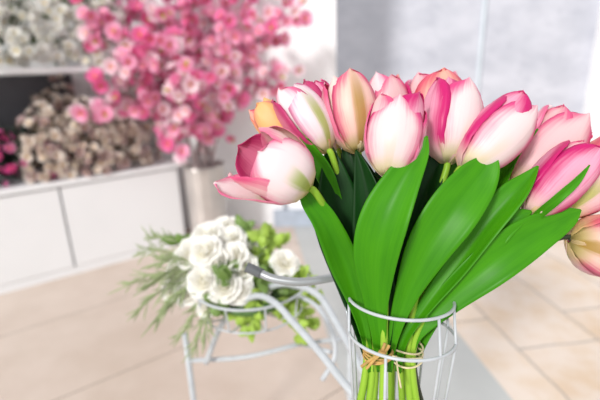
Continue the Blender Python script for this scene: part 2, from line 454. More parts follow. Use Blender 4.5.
# vase
VB = G(212, 243); VB = Vector((VB.x+.0, VB.y, 0))
METAL = flat('brushed_vase_metal', (206, 200, 196), .3, .08, 6, metal=.55)
vt = empty('floor_vase', VB+Vector((0, 0, .004)), 'tall fluted silver floor vase holding the pink blossom branches', 'vase')
vr = .13; vh = .545
lathe(MB(), VB, [(.0, .004), (vr*.92, .004), (vr*.94, .02), (vr*.97, .3), (vr, vh-.02), (vr*1.03, vh), (vr*.95, vh), (vr*.92, vh-.03), (vr*.88, .03), (0, .03)], 96, flute=.018, nf=16).build('body', METAL, vt)
mb = MB(); tube(mb, [(VB.x+vr*1.02*math.cos(a), VB.y+vr*1.02*math.sin(a), vh) for a in [2*PI*k/48 for k in range(48)]], .006, 8, closed=True); mb.build('rim', METAL, vt)
mouth = VB+Vector((0, 0, vh))
dv = (VB-CAM).dot(F)
branches = [  # tip px, tip depth, label
 (72, 20, 2.25, 'leftmost pink blossom branch, arching over the cream flowers on the shelf'),
 (100, -30, 2.45, 'pink blossom branch rising over the end of the wall shelf'),
 (88, 112, 2.2, 'low pink blossom branch drooping over the dried cream flowers'),
 (130, -50, 2.3, 'tall pink blossom branch right of the wall shelf end'),
 (150, 30, 2.15, 'dense pink blossom branch in front of the wall shelf end'),
 (165, -60, 2.5, 'tall pink blossom branch just left of the vase, rear row'),
 (190, -40, 2.35, 'tall pink blossom branch straight above the vase'),
 (222, -50, 2.6, 'tall pink blossom branch leaning slightly right of the vase'),
 (240, 20, 2.3, 'pink blossom branch against the white wall, mid height'),
 (262, -40, 2.55, 'tall pink blossom branch right of the vase against the white wall'),
 (300, 5, 2.35, 'rightmost pink blossom branch, leaning toward the grey wall'),
 (285, 70, 2.5, 'low pink blossom branch reaching right above the orange tulip'),
 (170, 150, 2.3, 'short pink blossom branch hanging left of the vase rim'),
 (112, 60, 2.15, 'pink blossom branch crossing just below the end of the wall shelf'),
 (232, 100, 2.35, 'short pink blossom branch between the vase and the orange tulip'),
 (180, 80, 2.1, 'pink blossom branch in the thick of the cluster, nearest the camera'),
 (268, 20, 2.4, 'pale pink blossom branch against the white wall, second from the right'),
 (205, 70, 2.3, 'short upright pink blossom branch above the vase'),
]
for bi, (tx, ty, td, lab) in enumerate(branches):
    tip = W(tx, ty, td)
    ang = 2*PI*bi/len(branches)
    m0 = mouth+Vector((math.cos(ang)*vr*.55, math.sin(ang)*vr*.55, -.02)); b0 = VB+Vector((math.cos(ang+.5)*.05, math.sin(ang+.5)*.05, .04))
    t = empty('blossom_branch', b0, lab, 'flower branch', 'pink blossom branches in the silver vase')
    mid = m0.lerp(tip, .5)+Vector((0, 0, .10+.10*abs(tx-207)/150))
    if ty > 90: mid = m0.lerp(tip, .5)+Vector((0, 0, .26)); 
    path = cr([b0, m0, mid, tip], 10)
    mb = MB(); tube(mb, [tuple(p) for p in path], lambda q: .007*(1-q)+.0022, 7, smooth=False)
    up = [Vector(p) for p in path[12:]]
    Ls = (tip-m0).length
    nb = int(26+26*min(Ls, 1.1))
    if ty > 90: nb = 30
    lm = MB()
    for k in range(nb):
        q = (k+rnd.random())/nb; q = q**.8
        lo = .18 if ty <= 90 else .35
        q = lo+(1-lo)*q
        p = up[min(int(q*(len(up)-1)), len(up)-1)]
        off = Vector((rnd.gauss(0, 1), rnd.gauss(0, 1), rnd.gauss(0, .9))).normalized()*rnd.uniform(.03, .13)
        e = p+off
        if (Vector((e.x, e.y, 0))-bk1).dot(cn) > -.06: e -= cn*.12; off = e-p
        if e.y > WY-.06: e.y = WY-.08; off = e-p
        tube(mb, [tuple(p), tuple(p.lerp(e, .5)+Vector((0, 0, .008))), tuple(e-off.normalized()*.006)], .0014, 4, 2)
        nrm = (off.normalized()*.7+Vector((0, -.8, .15))+Vector((rnd.gauss(0, .6), rnd.gauss(0, .45), rnd.gauss(0, .6)))).normalized()
        pale = (tx > 215)
        me = CH[rnd.choices([0, 1, 2], [.22, .45, .33] if pale else [.38, .42, .20])[0]]
        place('blossom', me, t, e, nrm, rnd.uniform(.030, .048))
        if rnd.random() < .4: leaflet(lm, e, off+Vector((0, 0, -.02)), rnd.uniform(.025, .045), .009, nrm=(0, -1, .3))
    mb.build('branch', BARK, t)
    if lm.v: lm.build('leaves', TWLEAF, t, thick=.0006)

# ------------------------------------------------------------------ bunches on the shelf and worktop
def bunch(name, base, label, cat, group, meshes, wts, nb, size, rx, ry, rz, leafm, nleaf, lsize, leafpart='foliage', leafdir=None):
    t = empty(name, base, label, cat, group)
    mb = MB()
    for k in range(nleaf):
        a = rnd.uniform(0, 2*PI); zz = rnd.uniform(.1, 1)
        d = cdir*math.cos(a)*rx*rnd.uniform(.2, .85)+cn*math.sin(a)*ry*rnd.uniform(.2, .85)+Vector((0, 0, rz*zz*.85))
        p = base+d
        leaflet(mb, p, (d.normalized()+Vector((rnd.gauss(0, .5), rnd.gauss(0, .5), rnd.gauss(0, .3)))), lsize*rnd.uniform(.7, 1.2), lsize*.28)
    # short stalks so the bunch holds together
    for k in range(9):
        a = rnd.uniform(0, 6.28); e = base+cdir*math.cos(a)*rx*.6+cn*math.sin(a)*ry*.6+Vector((0, 0, rz*.7))
        tube(mb, [base+Vector((0, 0, .004)), base.lerp(e, .5)+Vector((0, 0, .01)), e], .0025, 5, 3)
    mb.build(leafpart, leafm, t, thick=.0006)
    for k in range(nb):
        u = rnd.uniform(-1, 1); a = rnd.uniform(-.15, PI+.15)      # camera side and top
        x = u; w = math.sqrt(max(0, 1-u*u*.8))
        d = cdir*rx*x - cn*ry*math.cos(a-PI/2+.9)*w*.0 - cn*ry*w*math.cos(a*.5)*1.0 + Vector((0, 0, rz*w*(.12+.88*math.sin(a*.5))*rnd.uniform(.75, 1.05)))
        nrm = Vector((d.x/rx, d.y/ry, d.z/rz)).normalized()+Vector((rnd.gauss(0, .3), rnd.gauss(0, .3), rnd.gauss(0, .3)))
        place('blossom', meshes[rnd.choices(range(len(meshes)), wts)[0]], t, base+d, nrm, size*rnd.uniform(.7, 1.15))
    return t
CR = [blossom_mesh('dried_cream', [small_mat('dried_cream', (228, 210, 190), (252, 245, 238)), YEL], seed=11),
      blossom_mesh('dried_tan', [small_mat('dried_tan', (180, 156, 142), (236, 222, 212)), YEL], seed=12),
      blossom_mesh('dried_mauve', [small_mat('dried_mauve', (130, 100, 105), (214, 190, 190)), YEL], seed=13)]
DRYF = flat('dried_foliage', (170, 154, 136), .8, .1, 30)
MG = [blossom_mesh('magenta', [small_mat('magenta_petal', (200, 30, 120), (240, 110, 180)), YEL], seed=21),
      blossom_mesh('mag2', [small_mat('orchid_petal', (215, 70, 150), (246, 160, 205)), YEL], seed=22)]
DKG = flat('dark_foliage', (44, 58, 50), .6, .1, 30, trans=.1)
IV = [blossom_mesh('ivory', [small_mat('ivory_petal', (240, 238, 218), (253, 253, 250)), YEL], seed=31),
      blossom_mesh('ivory2', [small_mat('greyish_petal', (214, 212, 204), (244, 243, 241)), YEL], seed=32)]
MIDG = flat('sage_foliage', (116, 138, 96), .6, .1, 30, trans=.15)
def on(s, back, z):
    p = A+cdir*s+cn*back; return Vector((p.x, p.y, z))
sa = along(20, 180)
S_ = lambda px: along(px, 170)
bunch('magenta_bush', on(S_(-25), .18, zt+.001), 'dark leafy bunch with magenta blossoms, cut by the left edge', 'flower bunch', 'magenta bunches at the left end', MG, [.6, .4], 26, .030, .17, .14, .33, DKG, 260, .05)
bunch('magenta_bush', on(S_(22), .17, zt+.001), 'dark leafy bunch with magenta blossoms, against the dried cream flowers', 'flower bunch', 'magenta bunches at the left end', MG, [.6, .4], 26, .028, .16, .14, .33, DKG, 300, .05)
for px, bkk, rx, rz, lab in [(58, .14, .16, .29, 'dried cream flower bunch beside the dark magenta bunch'),
                             (100, .12, .16, .30, 'dried cream flower bunch second from the left on the worktop'),
                             (80, .32, .18, .40, 'dried tan flower bunch at the back, just below the shelf'),
                             (130, .13, .15, .28, 'dried cream flower bunch behind the drooping pink blossoms'),
                             (150, .28, .15, .36, 'dried tan flower bunch at the vase end of the worktop')]:
    bunch('dried_flower_bunch', on(S_(px), bkk, zt+.001), lab, 'flower bunch', 'dried flower bunches on the worktop', CR, [.62, .18, .2], 100, .030, rx, .13, rz*1.35, DRYF, 130, .035)
for px, bkk, lab in [(-20, .20, 'ivory flower bunch on the shelf, cut by the left edge'), (22, .17, 'ivory flower bunch on the shelf near the left edge'),
                     (62, .2, 'ivory flower bunch with sage leaves in the middle of the shelf'), (108, .18, 'ivory flower bunch at the right end of the shelf, partly under pink blossoms')]:
    bunch('ivory_flower_bunch', on(along(px, 60), bkk, zs+.031), lab, 'flower bunch', 'ivory bunches on the wall shelf', IV, [.7, .3], 95, .036, .19, .15, .44, MIDG, 110, .05)

# ------------------------------------------------------------------ tulips
RK = [(0, .10), (.05, .38), (.13, .66), (.25, .88), (.4, 1.0), (.58, 1.0), (.74, .94), (.88, .80), (1, .60)]
WK = [(0, .16), (.08, .50), (.2, .88), (.38, 1.12), (.55, 1.18), (.72, 1.08), (.85, .88), (.94, .58), (1, .06)]
def ip(K, v):
    for (a, x), (b, y) in zip(K, K[1:]):
        if v <= b:
            t = (v-a)/(b-a); t = t*t*(3-2*t)*.35+t*.65
            return x+(y-x)*t
    return K[-1][1]
def petal(mb, O, X, Y, Z, H, R, th, layer=0, flare=0., close=0., ln=1., wd=1., twist=0., seed=0):
    r = random.Random(seed); ph = r.uniform(0, 6)
    ln *= r.uniform(.93, 1.05); flare += r.uniform(-.03, .10)
    nr, nc = 18, 13
    V = []; UV = []
    for i in range(nr):
        v = math.sin(i/(nr-1)*PI/2)**1.05
        rv = ip(RK, v)*(1-.11*layer) - close*v*v*.5 + flare*(v**2.2)
        w = ip(WK, v)*wd
        for j in range(nc):
            u = j/(nc-1)*2-1
            rc = max(rv, .62)
            phi = u*w/rc
            # circle of curvature rc tangent at distance rv from the axis
            cx = rv-rc*(1-math.cos(phi)); cy = rc*math.sin(phi)
            ed = abs(u)**3
            cx += .05*math.sin(5*u+ph)*v + .05*u*v + .06*ed*v*math.sin(3.2*v*3+ph) - .035*math.exp(-(u*5)**2)*v
            zz = H*ln*(v - .03*math.cos(u*PI)*0 - .04*v*(abs(u)**1.5))
            a = th+twist*v
            px = R*(cx*math.cos(a)-cy*math.sin(a)); py = R*(cx*math.sin(a)+cy*math.cos(a))
            V.append(O+X*px+Y*py+Z*zz); UV.append((u*.5+.5, v))
    mb.add(V, grid_faces(nr, nc), UV)
    return mb
bundle1 = W(378, 352, .497); bundle2 = W(407, 350, .505)
AX = Vector((0, .14, 1)).normalized()      # lean of the front basket, away from the camera
def tulip(base, tip, width, cols, label, roll=0., flare=0., spec=None, bundle=1, off=(0, 0), mid=None, stem=STEM, stem_r=.0042, seed=0, close=0.):
    """base/tip = (px, py, depth)"""
    Bp = W(*base); Tp = W(*tip); Z = (Tp-Bp); H = Z.length; Z.normalize()
    X = (CAM-Bp); X = (X-Z*X.dot(Z)).normalized(); Y = Z.cross(X)
    Rr = PX((base[2]+tip[2])/2, width)/2
    c = bundle1 if bundle == 1 else bundle2
    tie = c+RT*PX(.5, off[0])+F*off[1]*.01
    foot = tie-AX*.115+RT*PX(.5, off[0]*.9+(-6 if bundle == 1 else 5))
    t = empty('tulip', foot, label, 'tulip', 'pink and white tulips in the wire basket')
    mb = MB()
    m = W(*mid) if mid else Bp.lerp(tie, .55)-Z*.0
    tube(mb, [foot, tie, m, Bp-Z*.012, Bp+Z*.004], lambda q: stem_r*(1.1-.25*q), 10, 8)
    mb.build('stem', stem, t)
    for k in range(6):
        layer = 0 if k % 2 == 0 else 1
        th = roll+k*PI/3
        s = dict(layer=layer, flare=flare, close=close, seed=seed*10+k, twist=.08)
        ck = cols[k]
        if spec and k in spec: s.update(spec[k])
        po = petal(MB(), Bp, X, Y, Z, H, Rr, th+s.pop('dth', 0), **s).build('petal', P[ck], t, thick=.0005)
        if ck != cols[0]: po['label'] = {'white': 'white petal flushed pink at its edge', 'blush': 'blush pink petal', 'hot': 'hot pink petal', 'streak': 'white petal with a green streak', 'orange': 'pale orange petal', 'mauve': 'mauve pink petal', 'gold': 'golden striped petal', 'peach': 'peach petal', 'cream': 'cream petal', 'clear': 'white petal with a pink rim'}[ck]
    return t
# k: 0 faces the camera; 2 and 4 the outer sides, 1/5 inner front, 3 inner back.  +Y = ?
T = {}
T['open'] = tulip((309, 190, .445), (249, 149, .43), 66, ['white', 'cream', 'cream', 'mauve', 'white', 'blush'],
   'large open white and pink tulip at the front left, one petal drooping left', roll=.05, seed=1,
   spec={0: dict(wd=1.25, ln=.92, flare=-.02), 1: dict(flare=.12, ln=1.05, wd=.9, dth=.75), 2: dict(flare=.42, ln=1.0, dth=.2), 3: dict(flare=.2, ln=1.14), 4: dict(flare=.95, ln=1.12, wd=.95, dth=0), 5: dict(flare=.36, ln=1.12, wd=.9, dth=-.5)}, off=(-10, 1), mid=(346, 250, .512))
T['orange'] = tulip((300, 150, .53), (258, 106, .53), 36, ['orange', 'orange', 'peach', 'orange', 'orange', 'peach'],
   'small orange tulip peeking out behind the open front tulip', seed=2, off=(-7, 3), mid=(345, 225, .55))
T['streak'] = tulip((328, 152, .49), (287, 90, .50), 45, ['streak', 'mauve', 'white', 'peach', 'mauve', 'white'],
   'white tulip with a green streak and purple left petal, behind the open tulip', roll=.6, seed=3, spec={0: dict(wd=.95), 4: dict(wd=.9)}, close=-.25, off=(-4, 1), mid=(352, 235, .525))
T['gold'] = tulip((358, 153, .495), (344, 77, .50), 52, ['gold', 'cream', 'clear', 'mauve', 'blush', 'cream'],
   'tall golden and pink striped tulip, tallest on the left of the bouquet', roll=.35, seed=4, close=-.2, spec={0: dict(wd=.9)}, off=(-1, 1), mid=(366, 240, .5))
T['pinkback'] = tulip((338, 150, .53), (313, 80, .54), 34, ['hot', 'mauve', 'hot', 'hot', 'blush', 'mauve'],
   'deep pink tulip mostly hidden, left behind the tall golden striped tulip', roll=.1, seed=14, off=(2, 3), mid=(358, 235, .53))
T['small'] = tulip((392, 148, .56), (384, 76, .56), 40, ['blush', 'peach', 'hot', 'blush', 'white', 'white'],
   'blush tulip at the back between the golden striped and front centre tulips', roll=.4, seed=5, close=-.3, off=(3, 3), mid=(388, 240, .54))
T['centre'] = tulip((388, 178, .455), (400, 98, .465), 57, ['clear', 'hot', 'clear', 'hot', 'clear', 'blush'],
   'cream white tulip with pink rim at the front centre, behind the middle leaf tip', roll=-.1, seed=6, off=(4, -1), close=-.25, spec={0: dict(ln=.95), 1: dict(ln=1.06), 5: dict(ln=1.04)}, mid=(386, 250, .47))
T['back'] = tulip((436, 152, .56), (433, 75, .57), 56, ['peach', 'blush', 'blush', 'white', 'hot', 'blush'],
   'blush tulip at the top back, highest in the middle of the bouquet', roll=.3, seed=7, close=-.35, flare=.08, bundle=2, off=(-8, 3), mid=(412, 250, .54))
T['magenta'] = tulip((446, 164, .49), (454, 84, .505), 58, ['clear', 'cream', 'cream', 'peach', 'hot', 'hot'],
   'tulip with a magenta inner petal and wide cream right petal, upper middle', roll=.62, seed=8, bundle=2, off=(-3, 1), mid=(418, 250, .5), flare=.05, spec={0: dict(wd=.95), 4: dict(wd=.9, dth=.35)})
T['right1'] = tulip((462, 170, .47), (525, 104, .485), 56, ['clear', 'hot', 'hot', 'blush', 'hot', 'hot'],
   'tulip with white underside and hot pink upper edge, right of centre', roll=.4, seed=9, close=-.1, spec={0: dict(wd=.92)}, bundle=2, off=(1, 0), mid=(425, 255, .48))
T['right2'] = tulip((512, 190, .53), (572, 118, .54), 52, ['blush', 'blush', 'hot', 'hot', 'white', 'blush'],
   'ruffled blush tulip at the back right with a leaf tip against it', roll=.3, seed=10, close=-.3, bundle=2, off=(4, 2), mid=(440, 262, .52), flare=.1)
T['right3'] = tulip((526, 214, .48), (590, 146, .485), 50, ['hot', 'blush', 'cream', 'blush', 'hot', 'blush'],
   'veined hot pink tulip at the right, just above the large leaf', roll=.4, seed=11, close=-.1, bundle=2, off=(6, 0), mid=(448, 280, .49))
T['right4'] = tulip((556, 216, .52), (628, 142, .53), 54, ['blush', 'hot', 'hot', 'blush', 'peach', 'hot'],
   'pink tulip cut by the right edge, upper of the two there', roll=.3, seed=12, bundle=2, off=(8, 2), mid=(462, 285, .51))
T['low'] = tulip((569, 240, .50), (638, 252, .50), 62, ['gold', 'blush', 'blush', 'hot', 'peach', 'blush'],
   'low tulip with yellow base cut by the right edge, pointing right', roll=.1, seed=13, bundle=2, off=(11, 1), mid=(470, 268, .50), stem=DARK_STEM, stem_r=.0032)

def leaf(root, pts, mat=LF, cup=.25, tilt=0., n=7, nc=11, wav=.04, seed=0, label=None):
    """pts: (px, py, depth, halfwidth px); wide blade with cupped cross-section"""
    rows = cr([(*W(a, b, d), PX(d, h)) for a, b, d, h in pts], n)
    V = []; UV = []; N = len(rows)
    for i, q in enumerate(rows):
        p = Vector(q[:3]); hw = max(q[3], .0002)
        tn = Vector((rows[min(i+1, N-1)]-rows[max(i-1, 0)])[:3]).normalized()
        nn = (CAM-p); nn = (nn-tn*nn.dot(tn)).normalized()
        nn = (Matrix.Rotation(tilt, 3, tn) @ nn)
        s = tn.cross(nn)
        for j in range(nc):
            u = j/(nc-1)*2-1
            z = cup*hw*(u*u-.4) - .06*hw*math.exp(-(u*7)**2) + wav*hw*math.sin(i*.35+seed+u*1.5)*abs(u)
            V.append(p+s*hw*u+nn*z); UV.append((u*.5+.5, i/(N-1)))
    o = MB().add(V, grid_faces(N, nc), UV).build('leaf', mat, root, thick=.0009)
    if label: o['label'] = label
    return o
# front blades
leaf(T['open'], [(371, 372, .505, 3), (366, 338, .502, 5), (357, 305, .497, 8), (343, 262, .480, 15), (325, 222, .458, 13), (309, 200, .452, 9), (300, 184, .455, 1)], cup=.35, tilt=.15, seed=1)
leaf(T['centre'], [(381, 372, .50, 4), (379, 338, .484, 7), (376, 300, .470, 12.5), (376, 255, .447, 22), (386, 215, .436, 24), (405, 176, .436, 17), (420, 153, .44, 9), (427, 136, .442, 1)], cup=.3, tilt=-.15, seed=2)
leaf(T['magenta'], [(389, 372, .505, 3), (393, 338, .488, 5.5), (405, 298, .474, 11), (427, 250, .455, 21), (452, 212, .447, 25), (475, 182, .45, 21), (487, 165, .452, 13), (494, 150, .455, 1)], cup=.24, tilt=.12, seed=3)
leaf(T['right1'], [(398, 372, .508, 3), (404, 340, .496, 4.5), (426, 306, .488, 7.5), (455, 268, .480, 12), (485, 226, .470, 15), (512, 195, .463, 13), (528, 178, .465, 7), (538, 166, .466, 1)], cup=.34, tilt=-.25, seed=4)
leaf(T['right3'], [(408, 374, .51, 3), (414, 338, .50, 6), (444, 304, .488, 13), (488, 267, .47, 20), (525, 240, .468, 20), (553, 224, .470, 15), (570, 216, .472, 9), (581, 210, .474, 1)], cup=.28, tilt=.15, seed=5)
leaf(T['right4'], [(408, 372, .52, 4), (430, 320, .515, 9), (465, 270, .505, 14), (492, 235, .480, 15), (516, 218, .473, 9), (532, 211, .472, 1)], cup=.3, seed=6)
# slim blades against the blooms
leaf(T['right3'], [(505, 262, .51, 4), (532, 222, .478, 5), (556, 200, .452, 5), (576, 182, .446, 4), (590, 165, .446, .6)], cup=.3, tilt=.5, seed=7)
leaf(T['right2'], [(490, 210, .53, 6), (503, 172, .505, 8), (514, 152, .496, 7), (526, 139, .494, 4.5), (538, 129, .495, .6)], cup=.3, tilt=-.3, seed=8)
leaf(T['magenta'], [(440, 210, .53, 6), (462, 160, .50, 8), (470, 132, .485, 6), (476, 110, .483, .8)], cup=.3, seed=9)
leaf(T['streak'], [(340, 215, .50, 6), (325, 175, .487, 9), (309, 148, .478, 6), (297, 124, .476, .8)], cup=.3, seed=10)
# inner blades, the shade between the leaves painted into their green
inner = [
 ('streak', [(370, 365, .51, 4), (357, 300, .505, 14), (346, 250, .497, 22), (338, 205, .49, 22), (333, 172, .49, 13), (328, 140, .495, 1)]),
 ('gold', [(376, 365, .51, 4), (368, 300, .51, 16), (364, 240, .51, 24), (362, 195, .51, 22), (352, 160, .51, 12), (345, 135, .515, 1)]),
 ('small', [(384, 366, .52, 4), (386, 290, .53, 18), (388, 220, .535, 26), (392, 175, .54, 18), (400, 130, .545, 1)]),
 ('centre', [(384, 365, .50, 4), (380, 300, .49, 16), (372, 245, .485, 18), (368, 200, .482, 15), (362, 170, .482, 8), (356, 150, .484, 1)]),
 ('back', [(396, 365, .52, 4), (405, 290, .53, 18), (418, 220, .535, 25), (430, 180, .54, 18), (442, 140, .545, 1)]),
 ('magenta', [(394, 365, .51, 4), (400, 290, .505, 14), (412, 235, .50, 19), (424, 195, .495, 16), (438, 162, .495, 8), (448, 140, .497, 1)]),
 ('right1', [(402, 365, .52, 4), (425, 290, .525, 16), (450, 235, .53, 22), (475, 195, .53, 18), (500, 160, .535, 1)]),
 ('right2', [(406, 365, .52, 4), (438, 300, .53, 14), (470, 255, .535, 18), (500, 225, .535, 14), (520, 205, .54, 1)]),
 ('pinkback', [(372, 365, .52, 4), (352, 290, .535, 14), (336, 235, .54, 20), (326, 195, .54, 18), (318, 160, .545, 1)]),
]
for k, (nm, pts) in enumerate(inner): leaf(T[nm], pts, LD, cup=.35, tilt=.25*(-1)**k, seed=20+k, label='inner leaf with shade painted into its green')

# extra cut stems in the bundle come from the tulips; raffia ties round them
def ring_pts(c, ax, rx, ry, n=40, wob=0, ph=0):
    ax = Vector(ax).normalized(); a = RT-ax*RT.dot(ax); a.normalize(); b = ax.cross(a)
    return [c+a*rx*math.cos(2*PI*k/n)+b*ry*math.sin(2*PI*k/n)+ax*wob*math.sin(4*PI*k/n+ph) for k in range(n)]
t = empty('raffia_tie', bundle1, 'straw raffia knotted round the left group of tulip stems', 'tie')
mb = MB()
for k in range(4): tube(mb, ring_pts(bundle1-AX*(.003*k-.004), AX, .0165+.0006*(k % 2), .0165, wob=.0016, ph=k), .0013, 6, closed=True)
mb.build('wrap', RAFFIA, t)
kn = W(382, 353, .474)
mb = MB(); tube(mb, [kn+RT*-.006+UP*-.003, kn, kn+RT*.006+UP*.004], lambda q: .0045*math.sin(PI*min(max(q, .1), .9)), 10, 4); mb.build('knot', RAFFIA, t)
mb = MB()
for a in ((361, 367), (366, 369)): tube(mb, [kn, W((a[0]+382)/2, (a[1]+351)/2, .472), W(a[0], a[1], .470)], lambda q: .0018, 7, 6)
for a in ((385, 343), (389, 345)): tube(mb, [kn, W(383+(a[0]-385), 349, .470), W(a[0], a[1], .47)], lambda q: .0019, 7, 6)
mb.build('loose_end', RAFFIA, t)
t = empty('raffia_tie', bundle2, 'pale raffia band wrapped round the right group of tulip stems', 'tie')
mb = MB()
for k in range(3): tube(mb, ring_pts(bundle2-AX*(.008*k-.004), AX, .0185, .0165, wob=.0016, ph=k), .0012, 6, closed=True)
mb.build('wrap', RAFFIA2, t)
mb = MB(); tube(mb, [W(392, 356, .487), W(405, 359, .482), W(423, 358, .484)], .0011, 6, 6); tube(mb, [W(396, 356, .483), W(398, 372, .481), W(401, 388, .481)], .0011, 6, 6); mb.build('loose_end', RAFFIA2, t)

# ------------------------------------------------------------------ front wire basket
RB = .0612
C1 = W(400, 297, .50); C2 = W(401, 332, .494)
ax = (C1-C2).normalized()
ax = Vector((ax.x, 0, ax.z)).normalized()*math.cos(.12)+Vector((0, math.sin(.12), 0))
CB = C2-ax*.125
t = empty('wire_basket', CB, 'round white wire basket holding the tulips', 'basket')
def ring_o(c, r): return ring_pts(c, ax, r, r, 56)
for c, r in ((C1, RB), (C2, RB), (CB, RB*.82)):
    mb = MB(); tube(mb, ring_o(c, r), .0019, 8, closed=True); mb.build('ring', WIRE, t)
a_ = (RT-ax*RT.dot(ax)).normalized(); b_ = ax.cross(a_)     # b_ points away from the camera or toward
if b_.dot(F) > 0: b_ = -b_
def rp(c, r, deg): return c+a_*r*math.cos(math.radians(deg))+b_*r*math.sin(math.radians(deg))
for deg in (178, 118, 62, 28, -12, -45, -80, -120, -150):
    top = C2 if deg == 118 else C1
    mb = MB(); tube(mb, [rp(top, RB, deg), rp(C2, RB, deg), rp(CB, RB*.82, deg)] if top is C1 else [rp(C2, RB, deg), rp(CB, RB*.82, deg)], .0017, 8, smooth=False)
    mb.build('wire', WIRE, t)
# small loop joining the two rings at the left, as a hook over the rim
mb = MB(); tube(mb, [rp(C1, RB, 170), rp(C1, RB*1.03, 186)-ax*.012, rp(C2, RB*1.05, 190)+ax*.020, rp(C2, RB*1.0, 186)], .0017, 8, 8); mb.build('hook', GREYTUBE, t)
mb = MB()
for k in range(3):
    dg = 60*k; tube(mb, [rp(CB, RB*.82, dg), CB, rp(CB, RB*.82, dg+180)], .0016, 8, smooth=False)
mb.build('base_wires', WIRE, t)

# ------------------------------------------------------------------ bicycle-shaped stand
tA = [W(206, 363, 1.03), W(219, 330, 1.0), W(236, 306, .96), W(257, 296, .90), W(275, 303, .84), W(293, 322, .79), W(318, 350, .73), W(340, 378, .69), W(362, 406, .66), W(400, 470, .62)]
tA.append(Vector((tA[-1].x+.06, tA[-1].y-.02, .0065)))
root0 = Vector((tA[-1].x, tA[-1].y, 0))
bs = empty('bicycle_plant_stand', root0, 'white metal bicycle-shaped plant stand with grey handlebar', 'plant stand')
def frame(pts, r, name='frame_tube', m=WIRE, label=None, n=8):
    mb = MB(); tube(mb, pts, r, 14, n); o = mb.build(name, m, bs)
    if label: o['label'] = label
    return o
frame(tA[:-1], .0068)
frame([tA[-2], tA[-1]], .0068, 'front_leg')
tB = [W(262, 289, .98), W(283, 284, .93), W(303, 287, .88), W(321, 298, .83), W(336, 322, .78), W(350, 347, .74), W(366, 377, .70), W(388, 418, .67), tA[-2]+Vector((.02, .03, 0))]
frame(tB, .0068)
frame([W(300, 296, .95), W(316, 306, .92), W(329, 325, .89), W(335, 345, .87), W(333, 362, .86), W(322, 380, .86)], .005, 'fender_wire')
# rear posts
pA = W(185, 334, 1.05); frame([pA, Vector((pA.x, pA.y, 0))], .0075, 'rear_leg', n=1)
pB = W(350, 338, 1.04); frame([pB, Vector((pB.x, pB.y, 0))], .0065, 'rear_leg', n=1)
pm = W(191, 367, 1.05); pm.x = pA.x; pm.y = pA.y
frame([pm, W(245, 357, 1.035), W(300, 344, 1.03)], .0058, 'crossbar', n=4)
frame([W(300, 344, 1.03), pB], .0058, 'crossbar', n=1)
frame([W(300, 344, 1.03), W(330, 352, .87)], .005, 'crossbar', n=1)
# handlebar, running behind the bouquet, and its stem down to the frame
hb = [W(249, 268, .60), W(260, 273, .60), W(275, 279, .595), W(300, 282, .59), W(325, 279, .59), W(348, 274, .60), W(380, 270, .63), W(420, 272, .66)]
h = frame(hb, .0060, 'handlebar', GREYTUBE, 'grey handlebar')
mb = MB(); tube(mb, [hb[0]-(hb[1]-hb[0]).normalized()*.004, hb[0], hb[1], hb[1].lerp(hb[2], .12)], .0074, 16, 4); mb.build('grip', GRIP, h)
stb = Vector((hb[6].x, hb[6].y, 0)); 
frame([hb[6], Vector((hb[6].x-.02, hb[6].y+.02, .55)), Vector((tB[-1].x, tB[-1].y, tB[-1].z))], .0065, 'steering_post')
# bracket carrying the tulip basket
frame([CB-ax*.0035, CB-ax*.0035+Vector((0, .09, -.05)), tB[-1]], .004, 'basket_bracket')
# rear wire basket
CR_ = W(252, 287, 1.0)
rb = empty('wire_basket', CR_+Vector((0, 0, -.045)), 'low round white wire basket holding the white flowers', 'basket')
def circ(c, r, n=48): return [c+Vector((r*math.cos(2*PI*k/n), r*math.sin(2*PI*k/n), 0)) for k in range(n)]
for dz, r in ((.02, .135), (-.045, .12)):
    mb = MB(); tube(mb, circ(CR_+Vector((0, 0, dz)), r), .0030 if dz > 0 else .0024, 8, closed=True); mb.build('ring', WIRE, rb)
for k in range(10):
    a = 2*PI*k/10; e = Vector((math.cos(a), math.sin(a), 0))
    mb = MB(); tube(mb, [CR_+e*.135+Vector((0, 0, .02)), CR_+e*.128+Vector((0, 0, -.02)), CR_+e*.12+Vector((0, 0, -.045)), CR_+e*.06+Vector((0, 0, -.058)), CR_+Vector((0, 0, -.058))], .0022, 7, 5); mb.build('wire', WIRE, rb)
mb = MB(); lathe(mb, CR_, [(0, -.045), (.05, -.043), (.08, -.03), (.09, -.01), (.088, -.01), (.0, -.015)], 32); mb.build('liner', flat('green_liner', (92, 128, 70), .8, .1, 20), rb)
frame([tA[2], CR_+Vector((-.135, 0, .017))], .004, 'basket_bracket', n=1)
frame([tB[1], CR_+Vector((.12, -.05, .017))], .004, 'basket_bracket', n=1)

